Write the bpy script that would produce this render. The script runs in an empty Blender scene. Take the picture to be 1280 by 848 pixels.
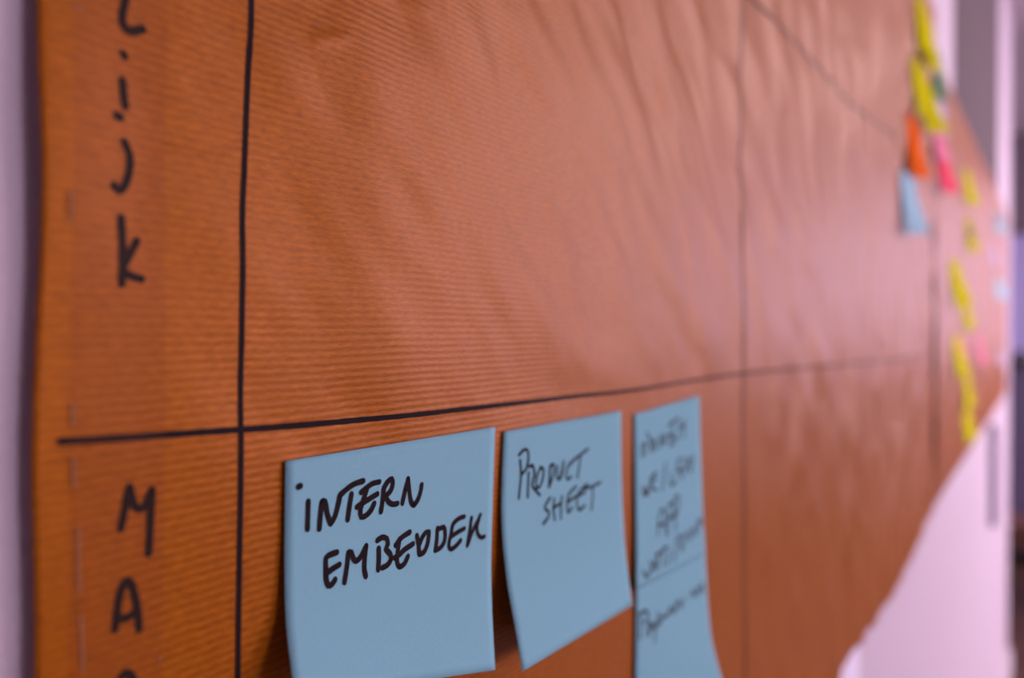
import bpy, bmesh, math, random
from mathutils import Vector, noise
from mathutils.bvhtree import BVHTree

scene = bpy.context.scene
C = scene.collection
random.seed(7)

# ------------------------------------------------------------------ camera
CAMZ = 1.45                      # eye height
DIST = 0.135                     # lens to wall
FPX = 18 / 23.6 * 1280
YAW = math.radians(34.461)
PITCH = math.radians(-0.581)
cam_d = bpy.data.cameras.new('camera')
cam_d.sensor_width = 23.6
cam_d.lens = 18.0
cam_d.clip_start = 0.005
cam_d.clip_end = 60
cam_d.dof.use_dof = True
cam_d.dof.focus_distance = 0.19
cam_d.dof.aperture_fstop = 3.7
cam_d.dof.aperture_blades = 7
cam = bpy.data.objects.new('camera', cam_d)
C.objects.link(cam)
cam.location = (DIST, 0, CAMZ)
cam.rotation_euler = (math.radians(90) + PITCH, 0, YAW)
scene.camera = cam

# ------------------------------------------------------------------ world, exposure
world = bpy.data.worlds.new('world')
scene.world = world
world.use_nodes = True
bg = world.node_tree.nodes['Background']
bg.inputs['Color'].default_value = (0.72, 0.70, 0.95, 1)
bg.inputs['Strength'].default_value = 0.6
scene.view_settings.view_transform = 'Standard'
scene.view_settings.look = 'None'
scene.view_settings.gamma = 1.0
scene.view_settings.use_curve_mapping = False
scene.view_settings.exposure = 0.35

WINDOW_FRONT = ((1.0, 0.82, 0.95), 8.5)      # daylight colour, strength
WINDOW_FAR = ((1.0, 0.78, 0.92), 7.5)
WINDOW_END = ((0.86, 0.66, 1.0), 2.1)
ADDED_CEILING_LAMP = ((1.0, 0.78, 0.84), 10.0)

# ------------------------------------------------------------------ photograph geometry
FW = Vector((-math.sin(YAW) * math.cos(PITCH), math.cos(YAW) * math.cos(PITCH), math.sin(PITCH)))
RT = Vector((math.cos(YAW), math.sin(YAW), 0))
UP = RT.cross(FW)
CAM = Vector((DIST, 0, CAMZ))


def ray(px, py):
    return FW + RT * ((px - 640) / FPX) + UP * ((424 - py) / FPX)


def wall_at(px, py, e=0.0):
    """point of the wall (or of a surface e in front of it) seen at a pixel"""
    r = ray(px, py)
    return CAM + r * ((e - DIST) / r.x)


# ------------------------------------------------------------------ materials
def new_mat(name):
    m = bpy.data.materials.new(name)
    m.use_nodes = True
    nt = m.node_tree
    b = nt.nodes['Principled BSDF']
    return m, nt, b


def N(nt, kind, **kw):
    n = nt.nodes.new(kind)
    for k, v in kw.items():
        setattr(n, k, v)
    return n


def simple_mat(name, col, rough=0.6, bump=0.0, scale=200, spec=0.5, var=0.08, metallic=0.0):
    m, nt, b = new_mat(name)
    tc = N(nt, 'ShaderNodeTexCoord')
    nz = N(nt, 'ShaderNodeTexNoise')
    nz.inputs['Scale'].default_value = scale
    nz.inputs['Detail'].default_value = 4
    nt.links.new(tc.outputs['Object'], nz.inputs['Vector'])
    mx = N(nt, 'ShaderNodeMix', data_type='RGBA')
    mx.inputs[6].default_value = tuple(c * (1 - var) for c in col) + (1,)
    mx.inputs[7].default_value = tuple(min(1, c * (1 + var)) for c in col) + (1,)
    nt.links.new(nz.outputs['Fac'], mx.inputs[0])
    nt.links.new(mx.outputs[2], b.inputs['Base Color'])
    b.inputs['Roughness'].default_value = rough
    b.inputs['Specular IOR Level'].default_value = spec
    b.inputs['Metallic'].default_value = metallic
    if bump:
        bp = N(nt, 'ShaderNodeBump')
        bp.inputs['Strength'].default_value = bump
        bp.inputs['Distance'].default_value = 0.0006
        nt.links.new(nz.outputs['Fac'], bp.inputs['Height'])
        nt.links.new(bp.outputs['Normal'], b.inputs['Normal'])
    return m


def kraft_mat():
    m, nt, b = new_mat('ribbed_kraft')
    L = nt.links.new
    tc = N(nt, 'ShaderNodeTexCoord')
    sep = N(nt, 'ShaderNodeSeparateXYZ')
    L(tc.outputs['Object'], sep.inputs[0])
    # slow waviness of the ribs
    nz = N(nt, 'ShaderNodeTexNoise')
    nz.inputs['Scale'].default_value = 30
    nz.inputs['Detail'].default_value = 2
    L(tc.outputs['Object'], nz.inputs['Vector'])
    mad = N(nt, 'ShaderNodeMath', operation='MULTIPLY_ADD')
    mad.inputs[1].default_value = 0.0012
    L(nz.outputs['Fac'], mad.inputs[0])
    L(sep.outputs['Z'], mad.inputs[2])
    mul = N(nt, 'ShaderNodeMath', operation='MULTIPLY')
    mul.inputs[1].default_value = 2 * math.pi / 0.0017
    L(mad.outputs[0], mul.inputs[0])
    sn = N(nt, 'ShaderNodeMath', operation='SINE')
    L(mul.outputs[0], sn.inputs[0])
    rib = N(nt, 'ShaderNodeMapRange')
    rib.inputs['From Min'].default_value = -1
    rib.inputs['From Max'].default_value = 1
    L(sn.outputs[0], rib.inputs['Value'])
    # fibre streaks, stretched along the ribs
    mp = N(nt, 'ShaderNodeMapping')
    mp.inputs['Scale'].default_value = (480, 420, 2200)
    L(tc.outputs['Object'], mp.inputs['Vector'])
    fb = N(nt, 'ShaderNodeTexNoise')
    fb.inputs['Scale'].default_value = 1.0
    fb.inputs['Detail'].default_value = 5
    fb.inputs['Roughness'].default_value = 0.65
    L(mp.outputs[0], fb.inputs['Vector'])
    # colour
    c1 = N(nt, 'ShaderNodeMix', data_type='RGBA')
    c1.inputs[6].default_value = KRAFT_DARK + (1,)
    c1.inputs[7].default_value = KRAFT_LIGHT + (1,)
    f1 = N(nt, 'ShaderNodeMath', operation='MULTIPLY_ADD')
    f1.inputs[1].default_value = 0.27
    L(rib.outputs[0], f1.inputs[0])
    f2 = N(nt, 'ShaderNodeMath', operation='MULTIPLY_ADD')
    f2.inputs[1].default_value = 2.3
    f2.inputs[2].default_value = -0.78
    L(fb.outputs['Fac'], f2.inputs[0])
    L(f2.outputs[0], f1.inputs[2])
    f1.use_clamp = True
    L(f1.outputs[0], c1.inputs[0])
    L(c1.outputs[2], b.inputs['Base Color'])
    b.inputs['Roughness'].default_value = 0.39
    b.inputs['Specular IOR Level'].default_value = 0.5
    b.inputs['Specular Tint'].default_value = (1.0, 0.36, 0.12, 1)
    b.inputs['Sheen Weight'].default_value = 0.0
    b.inputs['Sheen Roughness'].default_value = 0.3
    b.inputs['Sheen Tint'].default_value = (1.0, 0.5, 0.46, 1)
    tr = N(nt, 'ShaderNodeBsdfTranslucent')
    L(c1.outputs[2], tr.inputs['Color'])
    mxs = N(nt, 'ShaderNodeMixShader')
    mxs.inputs[0].default_value = 0.10
    L(b.outputs[0], mxs.inputs[1])
    L(tr.outputs[0], mxs.inputs[2])
    L(mxs.outputs[0], nt.nodes['Material Output'].inputs['Surface'])
    hs = N(nt, 'ShaderNodeMath', operation='MULTIPLY_ADD')
    hs.inputs[1].default_value = 0.5
    L(fb.outputs['Fac'], hs.inputs[0])
    L(rib.outputs[0], hs.inputs[2])
    bp = N(nt, 'ShaderNodeBump')
    bp.inputs['Strength'].default_value = 0.19
    bp.inputs['Distance'].default_value = 0.00022
    L(hs.outputs[0], bp.inputs['Height'])
    L(bp.outputs['Normal'], b.inputs['Normal'])
    return m


KRAFT_DARK = (0.19, 0.046, 0.001)
KRAFT_LIGHT = (0.42, 0.118, 0.004)
M = {}
M['kraft'] = kraft_mat()
M['wall'] = simple_mat('lilac_white_plaster', (0.54, 0.45, 0.555), 0.6, bump=0.6, scale=420, var=0.03)
M['panel'] = simple_mat('dark_taupe', (0.105, 0.075, 0.088), 0.95, bump=0.4, scale=700)
M['ceiling'] = simple_mat('ceiling_paint', (0.36, 0.29, 0.33), 0.8)
M['endwall'] = simple_mat('dark_mauve_paint', (0.16, 0.12, 0.16), 0.7)
M['room'] = simple_mat('plain_room_paint', (0.42, 0.36, 0.40), 0.7)
M['floor'] = simple_mat('dark_brown_floor', (0.09, 0.045, 0.035), 0.35, scale=8, var=0.4)
M['ink'] = simple_mat('black_marker_ink', (0.012, 0.006, 0.008), 0.7, var=0.1, spec=0.08)
M['ink_soft'] = simple_mat('thin_dark_ink', (0.030, 0.018, 0.020), 0.7, var=0.1, spec=0.08)
M['scuff'] = simple_mat('pale_scuff', (0.28, 0.13, 0.065), 0.6, spec=0.1)
M['frame'] = simple_mat('white_window_frame', (0.6, 0.56, 0.6), 0.45)
M['duct'] = simple_mat('grey_blue_plastic', (0.36, 0.33, 0.44), 0.5)
M['cabinet'] = simple_mat('dark_blue_lacquer', (0.11, 0.09, 0.17), 0.4)
M['pinboard'] = simple_mat('lilac_blue_cloth', (0.42, 0.38, 0.72), 0.9)
M['metal'] = simple_mat('dull_metal', (0.4, 0.38, 0.42), 0.35, metallic=1.0)
M['pot'] = simple_mat('dark_glaze', (0.02, 0.013, 0.012), 0.3)
M['bench'] = simple_mat('dark_red_wood', (0.13, 0.05, 0.04), 0.45, scale=30, var=0.3)
M['white_paper'] = simple_mat('white_paper', (0.74, 0.68, 0.86), 0.6, var=0.02)


def note_mat(name, col):
    """coloured note paper: fine fibre mottle and a little light coming through"""
    m = simple_mat(name, col, 0.75, bump=0.12, scale=1800, var=0.07, spec=0.0)
    nt = m.node_tree
    b = nt.nodes['Principled BSDF']
    out = nt.nodes['Material Output']
    tr = N(nt, 'ShaderNodeBsdfTranslucent')
    tr.inputs['Color'].default_value = tuple(col) + (1,)
    mx = N(nt, 'ShaderNodeMixShader')
    mx.inputs[0].default_value = 0.05
    nt.links.new(b.outputs[0], mx.inputs[1])
    nt.links.new(tr.outputs[0], mx.inputs[2])
    nt.links.new(mx.outputs[0], out.inputs['Surface'])
    return m


M['blue'] = note_mat('blue_note_paper', (0.22, 0.46, 0.56))
M['pale_blue'] = note_mat('pale_blue_note_paper', (0.34, 0.55, 0.68))
M['yellow'] = note_mat('yellow_note_paper', (0.56, 0.52, 0.012))
M['orange'] = note_mat('orange_note_paper', (0.75, 0.13, 0.015))
M['pink'] = note_mat('pink_note_paper', (0.85, 0.09, 0.16))
M['rose'] = note_mat('rose_note_paper', (0.75, 0.24, 0.36))
M['green'] = note_mat('green_note_paper', (0.10, 0.24, 0.16))
M['lilac'] = note_mat('lilac_note_paper', (0.55, 0.48, 0.72))


def tape_mat():
    m, nt, b = new_mat('clear_tape')
    out = nt.nodes['Material Output']
    tp = N(nt, 'ShaderNodeBsdfTransparent')
    tp.inputs['Color'].default_value = (0.93, 0.89, 0.86, 1)
    b.inputs['Base Color'].default_value = (0.5, 0.3, 0.2, 1)
    b.inputs['Roughness'].default_value = 0.3
    mx = N(nt, 'ShaderNodeMixShader')
    mx.inputs[0].default_value = 0.025
    nt.links.new(tp.outputs[0], mx.inputs[1])
    nt.links.new(b.outputs[0], mx.inputs[2])
    nt.links.new(mx.outputs[0], out.inputs['Surface'])
    return m


M['tape'] = tape_mat()


def sky_pane_mat(name, col, strength):
    m, nt, b = new_mat(name)
    em = N(nt, 'ShaderNodeEmission')
    em.inputs['Color'].default_value = tuple(col) + (1,)
    em.inputs['Strength'].default_value = strength
    nt.links.new(em.outputs[0], nt.nodes['Material Output'].inputs['Surface'])
    return m


# ------------------------------------------------------------------ object helpers
def tag(o, label=None, cat=None, group=None, kind=None):
    if label: o['label'] = label
    if cat: o['category'] = cat
    if group: o['group'] = group
    if kind: o['kind'] = kind
    return o


def mesh_obj(name, verts, faces, mat, parent=None, smooth=False):
    me = bpy.data.meshes.new(name)
    me.from_pydata(verts, [], faces)
    me.update()
    if smooth:
        me.polygons.foreach_set('use_smooth', [True] * len(me.polygons))
    me.materials.append(mat)
    o = bpy.data.objects.new(name, me)
    C.objects.link(o)
    if parent:
        o.parent = parent
    return o


class Boxes:
    def __init__(self):
        self.bm = bmesh.new()

    def box(self, lo, hi):
        v = [self.bm.verts.new((x, y, z)) for x in (lo[0], hi[0]) for y in (lo[1], hi[1]) for z in (lo[2], hi[2])]
        for f in ((0, 1, 3, 2), (4, 6, 7, 5), (0, 4, 5, 1), (2, 3, 7, 6), (0, 2, 6, 4), (1, 5, 7, 3)):
            self.bm.faces.new([v[i] for i in f])
        return self

    def lathe(self, c, prof, n=24):
        rings = []
        for r, z in prof:
            rings.append([self.bm.verts.new((c[0] + r * math.cos(2 * math.pi * k / n), c[1] + r * math.sin(2 * math.pi * k / n), c[2] + z)) for k in range(n)])
        for a, b in zip(rings, rings[1:]):
            for k in range(n):
                self.bm.faces.new((a[k], a[(k + 1) % n], b[(k + 1) % n], b[k]))
        self.bm.faces.new(rings[0][::-1])
        self.bm.faces.new(rings[-1])
        return self

    def build(self, name, mat, parent=None, bevel=0.0):
        if bevel:
            bmesh.ops.bevel(self.bm, geom=self.bm.edges[:], offset=bevel, segments=2, affect='EDGES')
        bmesh.ops.recalc_face_normals(self.bm, faces=self.bm.faces[:])
        me = bpy.data.meshes.new(name)
        self.bm.to_mesh(me)
        self.bm.free()
        me.materials.append(mat)
        o = bpy.data.objects.new(name, me)
        C.objects.link(o)
        if parent:
            o.parent = parent
        return o


# ------------------------------------------------------------------ the room
Y0, Y1 = -1.3, 6.2          # back and end of the room
XR = 3.3                    # opposite wall
XL = -1.6                   # recess beyond the end of the papered wall
WALL_END = 3.95
H = 2.76
tag(Boxes().box((-0.12, Y0, 0), (0, WALL_END, H)).build('wall_left', M['wall']), kind='structure')
tag(Boxes().box((XL - 0.1, Y0 - 0.1, -0.1), (XR + 0.1, Y1 + 0.1, 0)).build('floor', M['floor']), kind='structure')
tag(Boxes().box((XL - 0.1, Y0 - 0.1, H), (XR + 0.1, Y1 + 0.1, H + 0.1)).build('ceiling', M['ceiling']), kind='structure')
tag(Boxes().box((XL, Y0 - 0.1, 0), (XR, Y0, H)).build('wall_back', M['room']), kind='structure')
tag(Boxes().box((XL - 0.1, Y0, 0), (XL, Y1, H)).build('wall_recess', M['room']), kind='structure')
tag(Boxes().box((0, Y0, 0), (0.014, WALL_END, 0.09)).build('baseboard_left', M['frame']), kind='structure')


def wall_openings(name, mat, axis, pos, thick, a0, a1, openings):
    """wall along axis with rectangular openings (lo, hi, z0, z1)"""
    B = Boxes()

    def bx(u0, u1, z0, z1):
        if u1 - u0 < 1e-4 or z1 - z0 < 1e-4: return
        if axis == 'y':
            B.box((pos, u0, z0), (pos + thick, u1, z1))
        else:
            B.box((u0, pos, z0), (u1, pos + thick, z1))
    u = a0
    for lo, hi, z0, z1 in openings:
        bx(u, lo, 0, H)
        bx(lo, hi, 0, z0)
        bx(lo, hi, z1, H)
        u = hi
    bx(u, a1, 0, H)
    return tag(B.build(name, mat), kind='structure')


def window(name, axis, pos, lo, hi, z0, z1, light, bars):
    root = bpy.data.objects.new(name, None)
    C.objects.link(root)
    tag(root, kind='structure')
    t = 0.05

    def bx(u0, u1, a, b, d0, d1):
        B = Boxes()
        if axis == 'y':
            return B.box((pos + d0, u0, a), (pos + d1, u1, b))
        return B.box((u0, pos + d0, a), (u1, pos + d1, b))
    for u0, u1, a, b in ((lo, lo + t, z0, z1), (hi - t, hi, z0, z1), (lo + t, hi - t, z0, z0 + t), (lo + t, hi - t, z1 - t, z1)):
        bx(u0, u1, a, b, 0.01, 0.07).build('window_frame', M['frame'], root)
    edges = [lo + t + (hi - lo - 2 * t) * k / (bars + 1) for k in range(bars + 2)]
    for k in range(bars):
        bx(edges[k + 1] - 0.02, edges[k + 1] + 0.02, z0 + t, z1 - t, 0.015, 0.06).build('mullion', M['frame'], root)
    pm = sky_pane_mat(name + '_daylight', *light)
    for k in range(bars + 1):
        bx(edges[k] + (0.02 if k else 0), edges[k + 1] - (0.02 if k < bars else 0), z0 + t, z1 - t, 0.035, 0.045).build('pane', pm, root)
    return root


W1 = (0.5, 1.7, 0.95, 2.25)
W2 = (2.7, 6.0, 0.85, 2.6)
wall_openings('wall_right', M['room'], 'y', XR, 0.1, Y0, Y1, [W1, W2])
window('window_1', 'y', XR, *W1, WINDOW_FRONT, 1)
window('window_2', 'y', XR, *W2, WINDOW_FAR, 2)
W3 = (0.4, 3.1, 1.25, 2.5)
wall_openings('wall_end', M['endwall'], 'x', Y1, 0.1, XL, XR, [W3])
window('window_3', 'x', Y1, *W3, WINDOW_END, 1)

# unseen lamps added under the ceiling to brighten the upper brown paper
lamp_glow = sky_pane_mat('lamp_diffuser', *ADDED_CEILING_LAMP)
for ly, lname in ((1.9, 'added unseen ceiling lamp panel facing the blue notes on the brown paper'), (3.5, 'added unseen ceiling lamp panel facing the second brown sheet')):
    lamp = bpy.data.objects.new('added_ceiling_lamp', None)
    C.objects.link(lamp)
    tag(lamp, lname, 'lamp', 'added ceiling lamps')
    for lo, hi in (((1.4, ly, H - 0.06), (1.43, ly + 1.2, H)), ((2.37, ly, H - 0.06), (2.4, ly + 1.2, H)), ((1.43, ly, H - 0.06), (2.37, ly + 0.03, H)), ((1.43, ly + 1.17, H - 0.06), (2.37, ly + 1.2, H))):
        Boxes().box(lo, hi).build('lamp_frame', M['frame'], lamp)
    Boxes().box((1.43, ly + 0.03, H - 0.05), (2.37, ly + 1.17, H - 0.04)).build('diffuser', lamp_glow, lamp)

# ------------------------------------------------------------------ brown paper sheets
ridges = [  # small sharp creases: (y0, z0, y1, z1, width, height)
]


def px_ridge(p, q, w, h):
    a, b = wall_at(*p, 0.0016), wall_at(*q, 0.0016)
    ridges.append((a.y, a.z, b.y, b.z, w, h))


px_ridge((212, 190), (285, 206), 0.0007, 0.0003)
px_ridge((285, 206), (335, 222), 0.0006, 0.00025)
px_ridge((335, 222), (420, 262), 0.0009, 0.00015)
px_ridge((393, 50), (432, 48), 0.0008, 0.0005)
px_ridge((505, 4), (535, 16), 0.0008, 0.0004)


def smooth(a, b, x):
    t = max(0.0, min(1.0, (x - a) / (b - a)))
    return t * t * (3 - 2 * t)


def gauss(x, m, s):
    return math.exp(-0.5 * ((x - m) / s) ** 2)


def paper1_x(y, z):
    """distance of the near sheet from the wall"""
    v = z - CAMZ
    # large soft folds running down to the right, as hung paper has
    d = y * 0.70 - v * 0.71
    q = y * 0.71 + v * 0.70
    n1 = noise.noise(Vector((d * 16, q * 38, 1.3))) + 0.35 * noise.noise(Vector((d * 40, q * 95, 5.3)))
    n2 = noise.noise(Vector((y * 36 + v * 10, v * 18, 7.7)))
    n3 = noise.noise(Vector((y * 70, v * 60, 3.1)))
    far = smooth(0.25, 0.7, y)
    calm = 1 - 0.75 * smooth(-0.015, -0.035, v) * (1 - smooth(0.36, 0.5, y))
    calm *= 0.2 + 0.8 * smooth(0.06, 0.12, y)
    e = 0.0017 + calm * (0.0021 * n1 * (0.55 + 0.45 * smooth(-0.02, 0.05, v)) + (0.0003 + 0.0028 * far) * n2 + 0.00009 * n3)
    # loose lower edge bellying off the wall further along
    e += 0.0065 * gauss(y, 0.95, 0.17) * smooth(-0.05, -0.26, v)
    # near end standing a little proud
    e += 0.0013 * smooth(0.082, 0.060, y) + 0.0008 * gauss(v, 0.03, 0.015) * smooth(0.08, 0.06, y)
    e += 0.0012 * smooth(1.16, 1.21, y)
    for y0, z0, y1, z1, w, h in ridges:
        if abs(z - z0) > 0.05 or y < y0 - 0.02 or y > y1 + 0.02: continue
        dx, dz = y1 - y0, z1 - z0
        t = max(0, min(1, ((y - y0) * dx + (z - z0) * dz) / (dx * dx + dz * dz)))
        r = math.hypot(y - y0 - t * dx, z - z0 - t * dz)
        e += h * math.exp(-(r / w) ** 2)
    return max(0.0012, e)


def graded(lo, hi, n, dense, k):
    """n+1 values from lo to hi, denser round the value dense"""
    out = []
    f = lambda t: math.asinh((t - dense) / k)
    g = lambda u: dense + k * math.sinh(u)
    for i in range(n + 1):
        out.append(g(f(lo) + (f(hi) - f(lo)) * i / n))
    return out


def sheet(name, ys, rows, ysfun, zfun, xfun, mat, thick=0.00018):
    verts, faces = [], []
    nz = len(rows)
    for y in ys:
        for r in rows:
            yy, z = ysfun(y, r), zfun(y, r)
            verts.append((xfun(yy, z), yy, z))
    for i in range(len(ys) - 1):
        for j in range(nz - 1):
            a = i * nz + j
            faces.append((a, a + nz, a + nz + 1, a + 1))
    o = mesh_obj(name, verts, faces, mat, smooth=True)
    s = o.modifiers.new('thickness', 'SOLIDIFY')
    s.thickness = thick
    s.offset = -1
    bvh = BVHTree.FromPolygons([Vector(v) for v in verts], faces)
    return o, bvh


EDGE_T, EDGE_M, EDGE_B = wall_at(49, 0, 0.004), wall_at(42, 424, 0.004), wall_at(38, 848, 0.004)


def left_edge(z):
    v = z - CAMZ
    return 0.0592 + 0.016 * v + 0.0004 * math.sin(v * 90)


P1_END = 1.232
ys = graded(0.0, P1_END - 0.06, 430, 0.05, 0.16)
TOP1 = 0.445


def p1_y(t, r):
    z = CAMZ + r
    return left_edge(z) + 0.0 + t * (P1_END - left_edge(z)) / (P1_END - 0.06)


def p1_z(t, r):
    lo = -0.268 + 0.016 * smooth(0.8, 1.2, t + 0.06)
    return CAMZ + (r if r > -0.2 else -0.2 + (r + 0.2) * (lo + 0.2) / (-0.268 + 0.2))


rows = graded(-0.268, TOP1, 330, 0.0, 0.10)
paper1, bvh1 = sheet('brown_paper_sheet', ys, rows, p1_y, p1_z, paper1_x, M['kraft'])
tag(paper1, 'large ribbed brown paper sheet with black marker grid lines and vertical lettering', 'paper', 'brown paper sheets on the wall')


def paper2_x(y, z):
    v = z - CAMZ
    n1 = noise.noise(Vector((y * 11, v * 5, 21.3)))
    n2 = noise.noise(Vector((y * 30, v * 14, 4.4)))
    curl = smooth(0.22, 0.02, v) * max(0.0, (1.34 - y) / 0.10) ** 2 * 0.0042
    return max(0.0017, 0.0026 + 0.0012 * n1 + 0.0006 * n2) + curl


P2_A, P2_B = 1.238, 3.62
ys2 = graded(P2_A, P2_B, 160, P2_A, 0.15)
rows2 = [i / 90 for i in range(91)]


def p2_z(y, r):
    k = (y - P2_A) / 1.82
    lo, hi = -0.249 + 0.010 * k, 0.386 + 0.052 * min(k, 1.1)
    return CAMZ + lo + (hi - lo) * r


paper2, bvh2 = sheet('brown_paper_sheet', ys2, rows2, lambda y, r: y, p2_z, paper2_x, M['kraft'])
tag(paper2, 'brown paper sheet with a curled end, carrying mostly yellow notes', 'paper', 'brown paper sheets on the wall')


# ------------------------------------------------------------------ pen strokes
def catmull(pts, step):
    if len(pts) == 1:
        return pts
    out = []
    P = [pts[0] * 2 - pts[1]] + pts + [pts[-1] * 2 - pts[-2]]
    for i in range(1, len(P) - 2):
        a, b, c, d = P[i - 1:i + 3]
        n = max(2, int((c - b).length / step))
        for k in range(n):
            t = k / n
            out.append(0.5 * ((2 * b) + (c - a) * t + (2 * a - 5 * b + 4 * c - d) * t * t + (3 * b - a - 3 * c + d) * t ** 3))
    out.append(P[-2])
    return out


def pen(name, strokes, bvh, width, mat, parent, lift=0.00012, tension=0.6):
    """strokes: lists of photograph positions, drawn as flat ink on the surface in bvh"""
    verts, faces = [], []

    def put(p2, fallback):
        h = bvh.ray_cast(Vector((0.3, p2.x, p2.y)), Vector((-1, 0, 0)))
        x = h[0].x if h[0] is not None else fallback
        verts.append((x + lift, p2.x, p2.y))
        return len(verts) - 1, x
    for st in strokes:
        w = width
        pts = []
        for px, py in st:
            h = bvh.ray_cast(CAM, ray(px, py).normalized())
            p = h[0] if h[0] is not None else wall_at(px, py, 0.003)
            pts.append(Vector((p.y, p.z)))
        cx = 0.003
        if len(pts) == 1:
            ctr = pts
        else:
            ctr = catmull(pts, 0.0006 if (pts[0] - pts[-1]).length < 0.06 else 0.0012)
        # strip
        prev = None
        for i, c in enumerate(ctr):
            if len(ctr) == 1: break
            t = (ctr[min(i + 1, len(ctr) - 1)] - ctr[max(i - 1, 0)])
            if t.length < 1e-9: continue
            t.normalize()
            nrm = Vector((-t.y, t.x))
            ww = w * (0.5 + 0.05 * noise.noise(Vector((c.x * 400, c.y * 400, 5))))
            a, cx = put(c + nrm * ww, cx)
            b, cx = put(c, cx)
            d, cx = put(c - nrm * ww, cx)
            if prev:
                faces.append((prev[0], prev[1], b, a))
                faces.append((prev[1], prev[2], d, b))
            prev = (a, b, d)
        # round ends and corners
        for c in (pts if len(pts) < 14 else [pts[0], pts[-1]]):
            m, cx = put(c, cx)
            ring = [put(c + Vector((math.cos(k * math.pi / 6), math.sin(k * math.pi / 6))) * w * 0.49, cx)[0] for k in range(12)]
            for k in range(12):
                faces.append((m, ring[k], ring[(k + 1) % 12]))
    o = mesh_obj(name, verts, faces, mat, parent)
    # all ink faces look away from the wall
    bm = bmesh.new()
    bm.from_mesh(o.data)
    bm.normal_update()
    bmesh.ops.reverse_faces(bm, faces=[f for f in bm.faces if f.normal.x < 0])
    bm.to_mesh(o.data)
    bm.free()
    return o


def crop(ox, oy, s):
    return lambda *st: [[(ox + x * s, oy + y * s) for x, y in q] for q in st]


# grid lines on the near sheet
pen('marker_line', [[(315, -60), (314, 0), (309, 110), (305, 218), (303, 300), (302, 420), (301, 549), (299, 700), (297, 848), (296, 930)]], bvh1, 0.00135, M['ink'], paper1)
pen('marker_line', [[(75, 552), (150, 548), (240, 541.5), (360, 533), (480, 522.5), (600, 509.5), (700, 498), (808, 485.5), (930, 467), (1040, 457), (1160, 446)]], bvh1, 0.00135, M['ink'], paper1)
pen('marker_line', [[(930, -120), (929, 0), (926.5, 170), (928, 340), (929, 464), (930, 600), (931, 848), (931, 930)]], bvh1, 0.0024, M['ink_soft'], paper1)
pen('marker_line', [[(850, -80), (940, 0), (983, 42), (1040, 102), (1068, 133), (1124, 175)]], bvh1, 0.0021, M['ink_soft'], paper1)

# vertical lettering
c1, c2, c3 = crop(0, 0, 0.33024), crop(0, 250, 0.33024), crop(0, 530, 0.375)
LW = 0.0016
pen('marker_letter', c1([(490, -120), (475, -10), (462, 60), (468, 100), (495, 118), (540, 110)]), bvh1, LW, M['ink'], paper1)
pen('marker_letter', c1([(466, 205), (470, 213)], [(463, 305), (467, 355), (473, 403)]), bvh1, LW, M['ink'], paper1)
pen('marker_letter', c1([(440, 438), (456, 444)], [(470, 538), (490, 590), (488, 650), (470, 705), (450, 722), (432, 702)]), bvh1, LW, M['ink'], paper1)
pen('marker_letter', c2([(458, 68), (464, 200), (460, 318)], [(517, 155), (485, 215), (462, 255)], [(466, 270), (495, 288), (535, 300)]), bvh1, LW, M['ink'], paper1)
pen('marker_letter', c3([(402, 350), (415, 285), (430, 212)], [(430, 212), (448, 275), (478, 278), (505, 222)], [(505, 222), (500, 330), (495, 432)]), bvh1, LW, M['ink'], paper1)
pen('marker_letter', c3([(383, 685), (395, 590), (408, 540), (423, 525), (442, 550), (457, 620), (463, 685)], [(392, 652), (425, 645), (455, 622)]), bvh1, LW, M['ink'], paper1)
pen('marker_letter', c3([(372, 990), (390, 880), (405, 840), (422, 832), (440, 848), (455, 900), (462, 990)], [(390, 960), (455, 930)]), bvh1, LW, M['ink'], paper1)

# clear tape over the near end and its pale scuffed edge
ta, tb = wall_at(88, 424, 0.003).y, wall_at(211, 424, 0.003).y
tv, tf = [], []
zs = [CAMZ - 0.2 + 0.004 * k for k in range(101)]
for z in zs:
    for k in range(5):
        y = ta + (tb - ta) * k / 4 + 0.014 * (z - CAMZ)
        tv.append((paper1_x(y, z) + 0.0003, y, z))
for i in range(len(zs) - 1):
    for k in range(4):
        a = i * 5 + k
        tf.append((a, a + 1, a + 6, a + 5))
tape = mesh_obj('clear_tape', tv, tf, M['tape'], paper1, smooth=True)
tape['label'] = 'clear adhesive tape over the lettered margin'
for st in ([(87, 240), (88, 258), (87, 275)], [(90, 505), (89, 520), (90, 532)], [(91, 572), (92, 608)], [(97, 660), (98, 740)], [(100, 770), (103, 840)], [(92, 6), (104, 14)], [(199, 234), (202, 238)], [(198, 822), (200, 826)]):
    pen('scuff_mark', [st], bvh1, 0.0004, M['scuff'], paper1, lift=0.00036)


# ------------------------------------------------------------------ sticky notes
NOTE = 0.076


def note_sheet(name, corner, mat, n=28):
    """corner(u, v) gives a point: u along the top edge, v down from it"""
    verts = [corner(i / n, j / n) for i in range(n + 1) for j in range(n + 1)]
    faces = []
    for i in range(n):
        for j in range(n):
            a = i * (n + 1) + j
            faces.append((a, a + 1, a + n + 2, a + n + 1))
    o = mesh_obj(name, [tuple(v) for v in verts], faces, mat, smooth=True)
    # front faces look into the room
    if o.data.polygons[0].normal.x < 0:
        o.data.flip_normals()
    s = o.modifiers.new('thickness', 'SOLIDIFY')
    s.thickness = 0.00012
    s.offset = -1
    return o, BVHTree.FromPolygons([Vector(v) for v in verts], faces)


def profile(keys, v):
    """piecewise smooth value through (v, value) keys"""
    for (a, p), (b, q) in zip(keys, keys[1:]):
        if v <= b:
            return p + (q - p) * smooth(a, b, v) if False else _herm(keys, a, b, v)
    return keys[-1][1]


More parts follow.
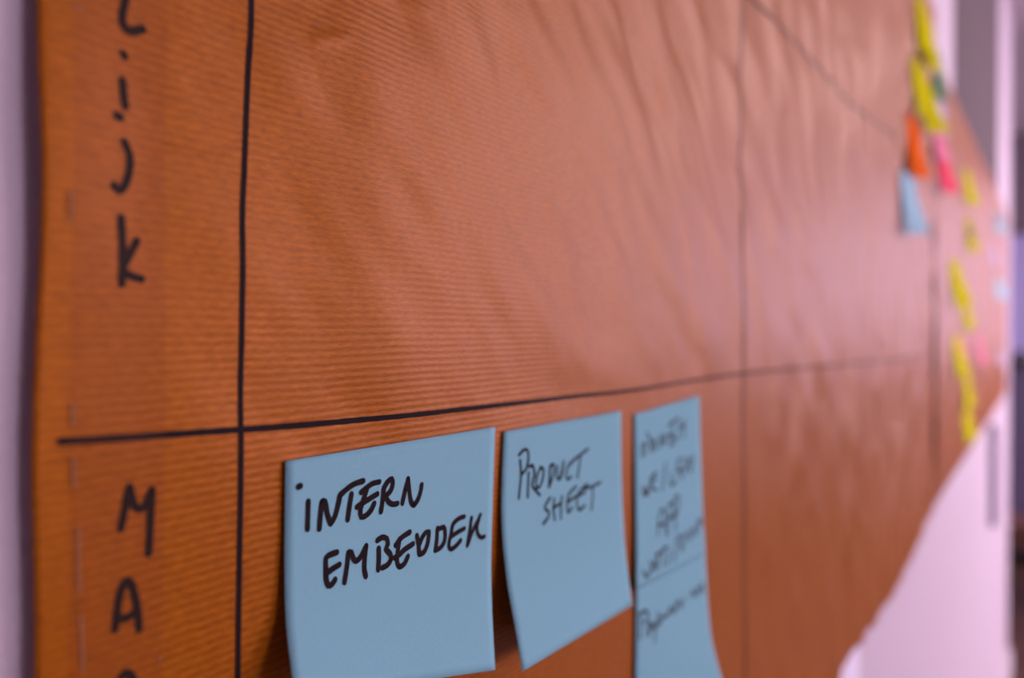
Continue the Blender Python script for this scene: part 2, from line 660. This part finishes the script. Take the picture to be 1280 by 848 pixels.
def _herm(keys, a, b, v):
    i = [k for k, _ in keys].index(a)
    P = [k[1] for k in keys]
    V = [k[0] for k in keys]

    def slope(j):
        if j == 0: return (P[1] - P[0]) / (V[1] - V[0])
        if j == len(P) - 1: return (P[-1] - P[-2]) / (V[-1] - V[-2])
        return (P[j + 1] - P[j - 1]) / (V[j + 1] - V[j - 1])
    h = b - a
    t = (v - a) / h
    return ((2 * t ** 3 - 3 * t * t + 1) * P[i] + (t ** 3 - 2 * t * t + t) * h * slope(i)
            + (-2 * t ** 3 + 3 * t * t) * P[i + 1] + (t ** 3 - t * t) * h * slope(i + 1))


def photo_note(name, left, right, mat, base=None, gap=0.00035):
    """left/right: the side edges as (v, px, py, distance from wall)"""
    def pts(e):
        return [(v, wall_at(px, py, d)) for v, px, py, d in e]
    Lp, Rp = pts(left), pts(right)

    def side(S, v):
        return Vector([profile([(k, p[c]) for k, p in S], v) for c in range(3)])

    def corner(u, v):
        p = side(Lp, v).lerp(side(Rp, v), u)
        x = paper1_x(p.y, p.z) + gap
        if base:
            x = max(x, base(p.y, p.z) + gap)
        p.x = max(p.x, x)
        return p
    return note_sheet(name, corner, mat)


# first note
note1, bv = photo_note('sticky_note',
                       [(0, 357, 577, 0.0024), (0.42, 356, 700, 0.0030), (0.7, 358, 780, 0.0046), (0.92, 366, 848, 0.0095), (1.0, 371, 874, 0.0112)],
                       [(0, 619, 534, 0.0024), (0.28, 616, 620, 0.0026), (0.54, 614, 700, 0.0033), (0.75, 615, 760, 0.0060), (1.0, 619, 838, 0.0095)], M['blue'])
tag(note1, 'blue sticky note handwritten INTERN EMBEDDER beside the vertical marker line', 'sticky note', 'blue sticky notes on the brown paper')
A, B_, C_, D_ = crop(360, 580, .11794), crop(470, 580, .11794), crop(390, 640, .11794), crop(480, 630, .11794)
W = 0.00145
pen('handwriting_letter', A([(105, 245), (130, 236)], [(212, 400), (208, 550), (204, 692)]), bv, W, M['ink'], note1)
pen('handwriting_letter', A([(330, 690), (342, 540), (358, 405)], [(358, 405), (388, 400), (418, 545), (450, 635)], [(450, 635), (495, 560), (528, 440), (548, 340)]), bv, W, M['ink'], note1)
pen('handwriting_letter', A([(548, 335), (620, 270), (700, 215), (795, 182)], [(670, 322), (652, 440), (630, 592)]), bv, W, M['ink'], note1)
pen('handwriting_letter', A([(965, 192), (890, 212), (820, 265), (775, 303)], [(835, 265), (795, 390), (765, 490), (775, 563), (830, 545), (880, 490), (912, 420)], [(945, 320), (860, 372), (780, 422), (728, 460)]), bv, W, M['ink'], note1)
pen('handwriting_letter', A([(983, 508), (1000, 400), (1013, 265)], [(1013, 262), (1055, 190), (1098, 160), (1108, 215), (1085, 290), (1030, 342)], [(1030, 342), (1062, 402), (1110, 430), (1158, 420)]), bv, W, M['ink'], note1)
pen('handwriting_letter', B_([(277, 420), (308, 280), (338, 160)], [(338, 160), (352, 300), (372, 410), (398, 440)], [(398, 440), (440, 385), (470, 300), (483, 222)]), bv, W, M['ink'], note1)
pen('handwriting_letter', C_([(262, 430), (200, 452), (147, 490), (145, 620), (147, 715), (170, 782), (210, 768), (243, 718)], [(288, 560), (220, 602), (155, 650)]), bv, W, M['ink'], note1)
pen('handwriting_letter', C_([(342, 748), (365, 600), (385, 432)], [(385, 432), (415, 432), (437, 498), (468, 522), (520, 470), (572, 362)], [(572, 362), (558, 480), (552, 600), (568, 685)]), bv, W, M['ink'], note1)
pen('handwriting_letter', C_([(705, 388), (706, 500), (700, 615)], [(690, 305), (740, 272), (790, 285), (802, 345), (782, 398), (828, 448), (832, 510), (795, 567), (742, 594)]), bv, W, M['ink'], note1)
pen('handwriting_letter', C_([(1035, 215), (950, 272), (885, 355)], [(925, 290), (906, 430), (900, 530), (925, 583), (978, 550), (1015, 472)], [(1070, 340), (980, 400), (930, 450), (872, 488)]), bv, W, M['ink'], note1)
pen('handwriting_letter', D_([(347, 337), (364, 440), (372, 535)], [(372, 535), (420, 515), (458, 430), (476, 312)], [(476, 300), (440, 305), (400, 365), (375, 430)]), bv, W, M['ink'], note1)
pen('handwriting_letter', D_([(566, 258), (556, 400), (542, 495)], [(542, 495), (600, 462), (640, 395), (646, 300), (632, 248), (590, 262)]), bv, W, M['ink'], note1)
pen('handwriting_letter', D_([(850, 136), (790, 158), (730, 218), (712, 310), (690, 400), (686, 450), (706, 483), (760, 448), (810, 388)], [(850, 262), (780, 300), (705, 352)]), bv, W * 0.95, M['ink'], note1)
pen('handwriting_letter', D_([(926, 150), (906, 300), (880, 442)], [(1020, 118), (975, 215), (925, 320), (890, 425)], [(1005, 165), (982, 250), (995, 325), (1028, 358), (1062, 346)]), bv, W * 0.95, M['ink'], note1)

# second note
note2, bv = photo_note('sticky_note',
                       [(0, 630, 540, 0.0024), (0.32, 627, 640, 0.0030), (0.6, 633, 720, 0.0052), (0.83, 645, 790, 0.0102), (1.0, 653, 840, 0.0138)],
                       [(0, 776, 514, 0.0024), (0.35, 777, 600, 0.0030), (0.68, 781, 680, 0.0045), (1.0, 790, 757, 0.0075)], M['blue'])
tag(note2, 'blue sticky note handwritten PRODUCT SHEET with its lower corner lifting', 'sticky note', 'blue sticky notes on the brown paper')
E_ = crop(630, 550, .14156)
W = 0.00104
for st in (
    ([(140, 182), (148, 320), (128, 518)], [(130, 135), (168, 92), (203, 92), (215, 160), (195, 250), (152, 308)]),
    ([(215, 290), (208, 505)], [(222, 240), (250, 225), (266, 300), (246, 400), (280, 450), (315, 488)]),
    ([(322, 240), (290, 320), (280, 405), (308, 420), (340, 340), (346, 262), (318, 244)],),
    ([(402, 245), (396, 420)], [(402, 240), (432, 215), (436, 290), (416, 360), (397, 420)]),
    ([(466, 230), (466, 335), (486, 345), (510, 270), (525, 190)], [(525, 190), (515, 270), (497, 345)]),
    ([(590, 205), (560, 240), (545, 318), (560, 350), (592, 325)],),
    ([(580, 210), (650, 150), (740, 80)], [(672, 155), (660, 240), (645, 335)]),
    ([(405, 510), (357, 598), (395, 640), (385, 690), (345, 742)],),
    ([(440, 520), (435, 610), (445, 708)], [(510, 500), (500, 600), (500, 698)], [(430, 602), (502, 560)]),
    ([(635, 410), (572, 480), (555, 560), (562, 640), (600, 600)], [(630, 500), (560, 550)]),
    ([(735, 390), (662, 460), (640, 540), (660, 620), (710, 580)], [(715, 460), (642, 502)]),
    ([(690, 432), (770, 415), (850, 375)], [(780, 420), (780, 500), (768, 620)]),
):
    pen('handwriting_letter', E_(*st), bv, W, M['ink'], note2)

# lower of the two overlapping notes, then the one above it
lower, bvl = photo_note('sticky_note',
                        [(0, 795, 700, 0.0026), (0.35, 795, 790, 0.0028), (0.6, 794, 860, 0.0032), (1.0, 794, 965, 0.0045)],
                        [(0, 880, 660, 0.0028), (0.32, 884, 745, 0.0042), (0.5, 889, 797, 0.0072), (0.66, 901, 845, 0.0120), (1.0, 930, 930, 0.0215)], M['blue'])
tag(lower, 'blue sticky note with one line of thin script, tucked under another blue note', 'sticky note', 'blue sticky notes on the brown paper')


def lower_x(y, z):
    h = bvl.ray_cast(Vector((0.3, y, z)), Vector((-1, 0, 0)))
    return h[0].x if h[0] is not None else 0.0


upper, bvu = photo_note('sticky_note',
                        [(0, 793, 518, 0.0024), (0.4, 794, 606, 0.0028), (0.75, 795, 686, 0.0034), (1.0, 795, 738, 0.0040)],
                        [(0, 874, 495, 0.0024), (0.4, 876, 577, 0.0030), (0.75, 879, 650, 0.0040), (1.0, 881, 694, 0.0048)], M['blue'], base=lower_x, gap=0.0005)
tag(upper, 'blue sticky note crowded with four lines of thin script, overlapping the note below', 'sticky note', 'blue sticky notes on the brown paper')
W = 0.00115
F_, G_, H_ = crop(785, 500, .14144), crop(785, 610, .14144), crop(785, 700, .17442)
pen('handwriting_line', F_([(120, 505), (122, 415), (150, 390), (150, 490)], [(165, 290), (185, 340), (212, 460)], [(212, 460), (222, 350), (245, 400), (240, 440)], [(275, 430), (287, 310), (310, 395), (330, 300), (325, 380)], [(350, 330), (390, 300), (370, 400), (402, 388)], [(355, 230), (440, 160)], [(400, 230), (392, 320), (430, 358)], [(457, 180), (450, 340)], [(502, 170), (490, 330)], [(455, 250), (500, 220)]), bvu, W, M['ink_soft'], upper)
pen('handwriting_line', F_([(125, 770), (140, 850), (160, 780), (170, 850), (185, 770)], [(250, 640), (197, 700), (205, 770), (250, 800)], [(200, 740), (245, 690)], [(330, 560), (300, 800)], [(385, 650), (370, 740), (410, 740), (420, 690)], [(470, 510), (432, 560), (440, 640), (470, 600)], [(450, 610), (480, 700)], [(495, 520), (495, 640)], [(500, 640), (540, 510), (550, 640), (575, 490)]), bvu, W, M['ink_soft'], upper)
pen('handwriting_line', G_([(260, 420), (280, 220), (320, 210), (330, 400)], [(260, 330), (330, 320)], [(345, 430), (355, 150)], [(355, 160), (400, 130), (400, 240), (350, 280)], [(420, 380), (410, 100), (450, 90), (440, 200), (400, 270)]), bvu, W, M['ink_soft'], upper)
pen('handwriting_line', G_([(130, 740), (170, 790), (200, 700), (190, 650)], [(215, 740), (235, 640), (250, 720), (270, 570)], [(240, 600), (300, 560)], [(310, 690), (310, 530)], [(310, 540), (350, 520)], [(350, 680), (370, 560)], [(410, 650), (430, 430)], [(470, 540), (450, 440), (490, 430), (480, 560)], [(510, 470), (530, 380), (550, 470)], [(560, 430), (575, 350), (600, 420)], [(605, 400), (622, 280), (640, 340), (648, 260)]), bvu, W, M['ink_soft'], upper)
pen('handwriting_line', H_([(85, 570), (90, 390)], [(80, 390), (120, 365), (145, 400), (110, 460)], [(130, 540), (150, 450), (165, 480)], [(150, 540), (170, 460), (185, 500)], [(190, 590), (200, 440)], [(210, 380), (215, 470), (240, 420), (235, 390)], [(250, 420), (280, 390)], [(290, 400), (300, 340), (325, 380), (335, 310)], [(340, 370), (355, 290), (380, 340), (400, 270)], [(450, 260), (460, 220), (480, 260), (500, 190), (510, 240), (530, 170), (538, 235)]), bvl, W, M['ink_soft'], lower)


# notes further along the wall
def far_note(px, py, mat, label, group, lift_l=0.012, lift_r=0.012, tilt=0.0, flat=0.2, size=NOTE, base=0.0032, writing=False):
    """note whose top corner nearest the near end is seen at a pixel; its lower part bends off the wall"""
    surf = paper1_x if px < 1160 else paper2_x
    p0 = wall_at(px, py, base)
    ct, stl = math.cos(tilt), math.sin(tilt)

    def corner(u, v):
        t = max(0.0, (v - flat) / (1 - flat))
        lift = 0.45 * lift_l * t ** 1.35 + 0.75 * lift_r * u * (0.2 + 0.8 * v ** 0.8)
        drop = size * v - 0.55 * lift * t
        y = p0.y + size * u * ct + drop * stl
        z = p0.z + size * u * stl - drop * ct
        x = max(base, surf(y, z) + 0.0006) + lift
        return Vector((x, y, z))
    o, b = note_sheet('sticky_note', corner, mat, 14)
    tag(o, label, 'sticky note', group)
    if writing:
        strokes = []
        for k in range(3):
            v0 = 0.2 + 0.2 * k
            q = []
            for j in range(15):
                q.append((j / 14, v0 + 0.07 * (-1) ** j))
            verts, faces = [], []
            for (u0, w0), (u1, w1) in zip(q, q[1:]):
                i0 = len(verts)
                for uu, ww in ((u0, w0), (u0 + 0.03, w0), (u1 + 0.03, w1), (u1, w1)):
                    p = corner(min(0.95, 0.1 + 0.8 * uu), ww)
                    verts.append((p.x + 0.0006, p.y, p.z))
                faces.append((i0, i0 + 1, i0 + 2, i0 + 3))
            mesh_obj('handwriting_line', verts, faces, M['ink_soft'], o)
    return o


GA = 'sticky notes clustered at the end of the near brown sheet'
GB = 'sticky notes on the second brown sheet'
far_note(1145, -14, M['yellow'], 'yellow sticky note at the top of the cluster, near the top paper edge', GA, 0.010, 0.016)
far_note(1140, 66, M['yellow'], 'yellow sticky note hanging directly above the orange note', GA, 0.012, 0.022)
far_note(1134, 138, M['orange'], 'orange sticky note hanging directly above the pale blue note in the cluster', GA, 0.012, 0.013)
far_note(1126, 210, M['pale_blue'], 'pale blue sticky note curling off the paper at the bottom of the cluster', GA, 0.016, 0.018)
far_note(1153, 8, M['yellow'], 'yellow sticky note beside the dark green note', GA, 0.010, 0.014)
far_note(1151, 92, M['yellow'], 'bright yellow sticky note beside the rose pink note', GA, 0.014, 0.026)
far_note(1166, 50, M['green'], 'dark green sticky note at the top corner of the second brown sheet', GB, 0.006, 0.010)
far_note(1168, 96, M['lilac'], 'lilac sticky note just below the dark green note', GB, 0.006, 0.010)
far_note(1166, 132, M['rose'], 'rose pink sticky note between the lilac and bright pink notes', GB, 0.010, 0.016)
far_note(1171, 178, M['pink'], 'bright pink sticky note curling strongly away from the paper', GB, 0.018, 0.022)
far_note(1205, 208, M['yellow'], 'yellow sticky note highest on the second sheet, beyond the bright pink note', GB, 0.010, 0.024)
far_note(1207, 268, M['yellow'], 'yellow sticky note with dark writing, just above the large bright yellow one', GB, 0.010, 0.022, writing=True)
far_note(1188, 322, M['yellow'], 'bright yellow sticky note, large and clean, in the middle of the second sheet', GB, 0.018, 0.026, size=0.088)
far_note(1203, 366, M['yellow'], 'yellow sticky note just beyond and below the large bright yellow one', GB, 0.010, 0.016)
far_note(1192, 420, M['yellow'], 'yellow sticky note beside a rose one, below the large bright yellow note', GB, 0.014, 0.018)
far_note(1199, 420, M['rose'], 'rose sticky note close beside a yellow one', GB, 0.006, 0.010)
far_note(1222, 418, M['rose'], 'rose sticky note on its own in the lower half of the sheet', GB, 0.010, 0.014)
far_note(1205, 466, M['yellow'], 'yellow sticky note directly above the lowest note', GB, 0.010, 0.014)
far_note(1204, 508, M['yellow'], 'yellow sticky note nearest the bottom edge of the second sheet', GB, 0.012, 0.018)
far_note(1244, 262, M['pale_blue'], 'pale blue sticky note with dark writing near the far end of the sheet', GB, 0.010, 0.036, writing=True)
far_note(1241, 300, M['lilac'], 'greyish lilac sticky note under the pale blue note with writing', GB, 0.006, 0.010)
far_note(1245, 346, M['pale_blue'], 'pale blue sticky note on its own, blank, far end of the sheet', GB, 0.010, 0.034)
far_note(1249, 436, M['lilac'], 'small greyish lilac sticky note low on the far end of the sheet', GB, 0.008, 0.012, size=0.06)

# ------------------------------------------------------------------ other things on the wall
# white sheet showing under the lower edge of the near brown paper
pa, pb = 0.53, wall_at(1073, 830).y
sv, sf = [], []
for i in range(13):
    for j in range(13):
        y = pa + (pb - pa) * i / 12
        z = CAMZ - 0.235 - 0.297 * j / 12
        sv.append((0.0003 + 0.0001 * math.sin(i * 0.7) ** 2 + 0.004 * (max(0, j - 7) / 5) ** 2, y, z))
for i in range(12):
    for j in range(12):
        a = i * 13 + j
        sf.append((a, a + 13, a + 14, a + 1))
ws = mesh_obj('white_paper_sheet', sv, sf, M['white_paper'], smooth=True)
s = ws.modifiers.new('thickness', 'SOLIDIFY'); s.thickness = 0.00012; s.offset = -1
tag(ws, 'white paper sheet showing below the bottom edge of the brown paper', 'paper')

# thin dark taupe rectangle on the wall above the second sheet
tag(Boxes().box((0, 1.52, CAMZ + 0.36), (0.0012, 2.95, H - 0.02)).build('dark_wall_area', M['panel']), 'dark taupe area of the wall above the second brown paper sheet', 'wall panel')

# cable duct below the second sheet
duct = Boxes().box((0, 2.56, CAMZ - 0.55), (0.018, 2.60, CAMZ - 0.262)).build('cable_duct', M['duct'], bevel=0.002)
tag(duct, 'short grey vertical cable duct on the wall below the second brown sheet', 'cable duct')
Boxes().box((0.018, 2.563, CAMZ - 0.545), (0.0205, 2.597, CAMZ - 0.267)).build('duct_lid', M['duct'], duct)

# ------------------------------------------------------------------ far end of the room
pin = Boxes().box((-0.9, 6.17, 1.26), (0.2, 6.185, 2.08)).build('pinboard', M['pinboard'])
tag(pin, 'lilac blue cloth pinboard on the far wall above the dark sideboard', 'pinboard')
for lo, hi in (((-0.92, 6.165, 1.24), (0.22, 6.19, 1.26)), ((-0.92, 6.165, 2.08), (0.22, 6.19, 2.10)), ((-0.92, 6.165, 1.26), (-0.9, 6.19, 2.08)), ((0.2, 6.165, 1.26), (0.22, 6.19, 2.08))):
    Boxes().box(lo, hi).build('frame_rail', M['metal'], pin)
cab = bpy.data.objects.new('sideboard', None)
C.objects.link(cab)
tag(cab, 'tall dark blue sideboard standing under the far window', 'cabinet')
cy0, cy1, ch = 5.72, 6.18, CAMZ - 0.235
Boxes().box((-0.7, cy0 + 0.022, 0.08), (1.4, cy1, ch)).build('body', M['cabinet'], cab, bevel=0.004)
Boxes().box((-0.66, cy0 + 0.05, 0), (1.36, cy1 - 0.03, 0.08)).build('plinth', M['pot'], cab)
for k in range(4):
    x0 = -0.69 + k * 0.52
    d = Boxes().box((x0, cy0, 0.1), (x0 + 0.51, cy0 + 0.02, ch - 0.02)).build('door', M['cabinet'], cab, bevel=0.003)
    hx = x0 + (0.46 if k % 2 == 0 else 0.05)
    Boxes().box((hx - 0.008, cy0 - 0.025, 0.62), (hx + 0.008, cy0, 0.82)).build('handle', M['metal'], d, bevel=0.002)
pot = Boxes().lathe((-0.005, 5.86, ch), [(0.026, 0), (0.038, 0.015), (0.045, 0.05), (0.04, 0.085), (0.027, 0.1), (0.03, 0.112), (0.025, 0.112), (0.02, 0.09)]).build('vase', M['pot'])
tag(pot, 'small dark rounded vase standing on the dark blue sideboard', 'vase')
bench = bpy.data.objects.new('bench', None)
C.objects.link(bench)
tag(bench, 'dark red wooden bench standing in front of the dark blue sideboard', 'bench')
Boxes().box((-0.5, 4.7, 0.42), (0.9, 5.05, 0.46)).build('seat', M['bench'], bench, bevel=0.004)
for x in (-0.46, 0.82):
    for y in (4.72, 4.99):
        Boxes().box((x, y, 0), (x + 0.04, y + 0.04, 0.42)).build('leg', M['bench'], bench, bevel=0.003)
Boxes().box((-0.42, 4.73, 0.34), (0.82, 4.75, 0.42)).build('apron', M['bench'], bench)
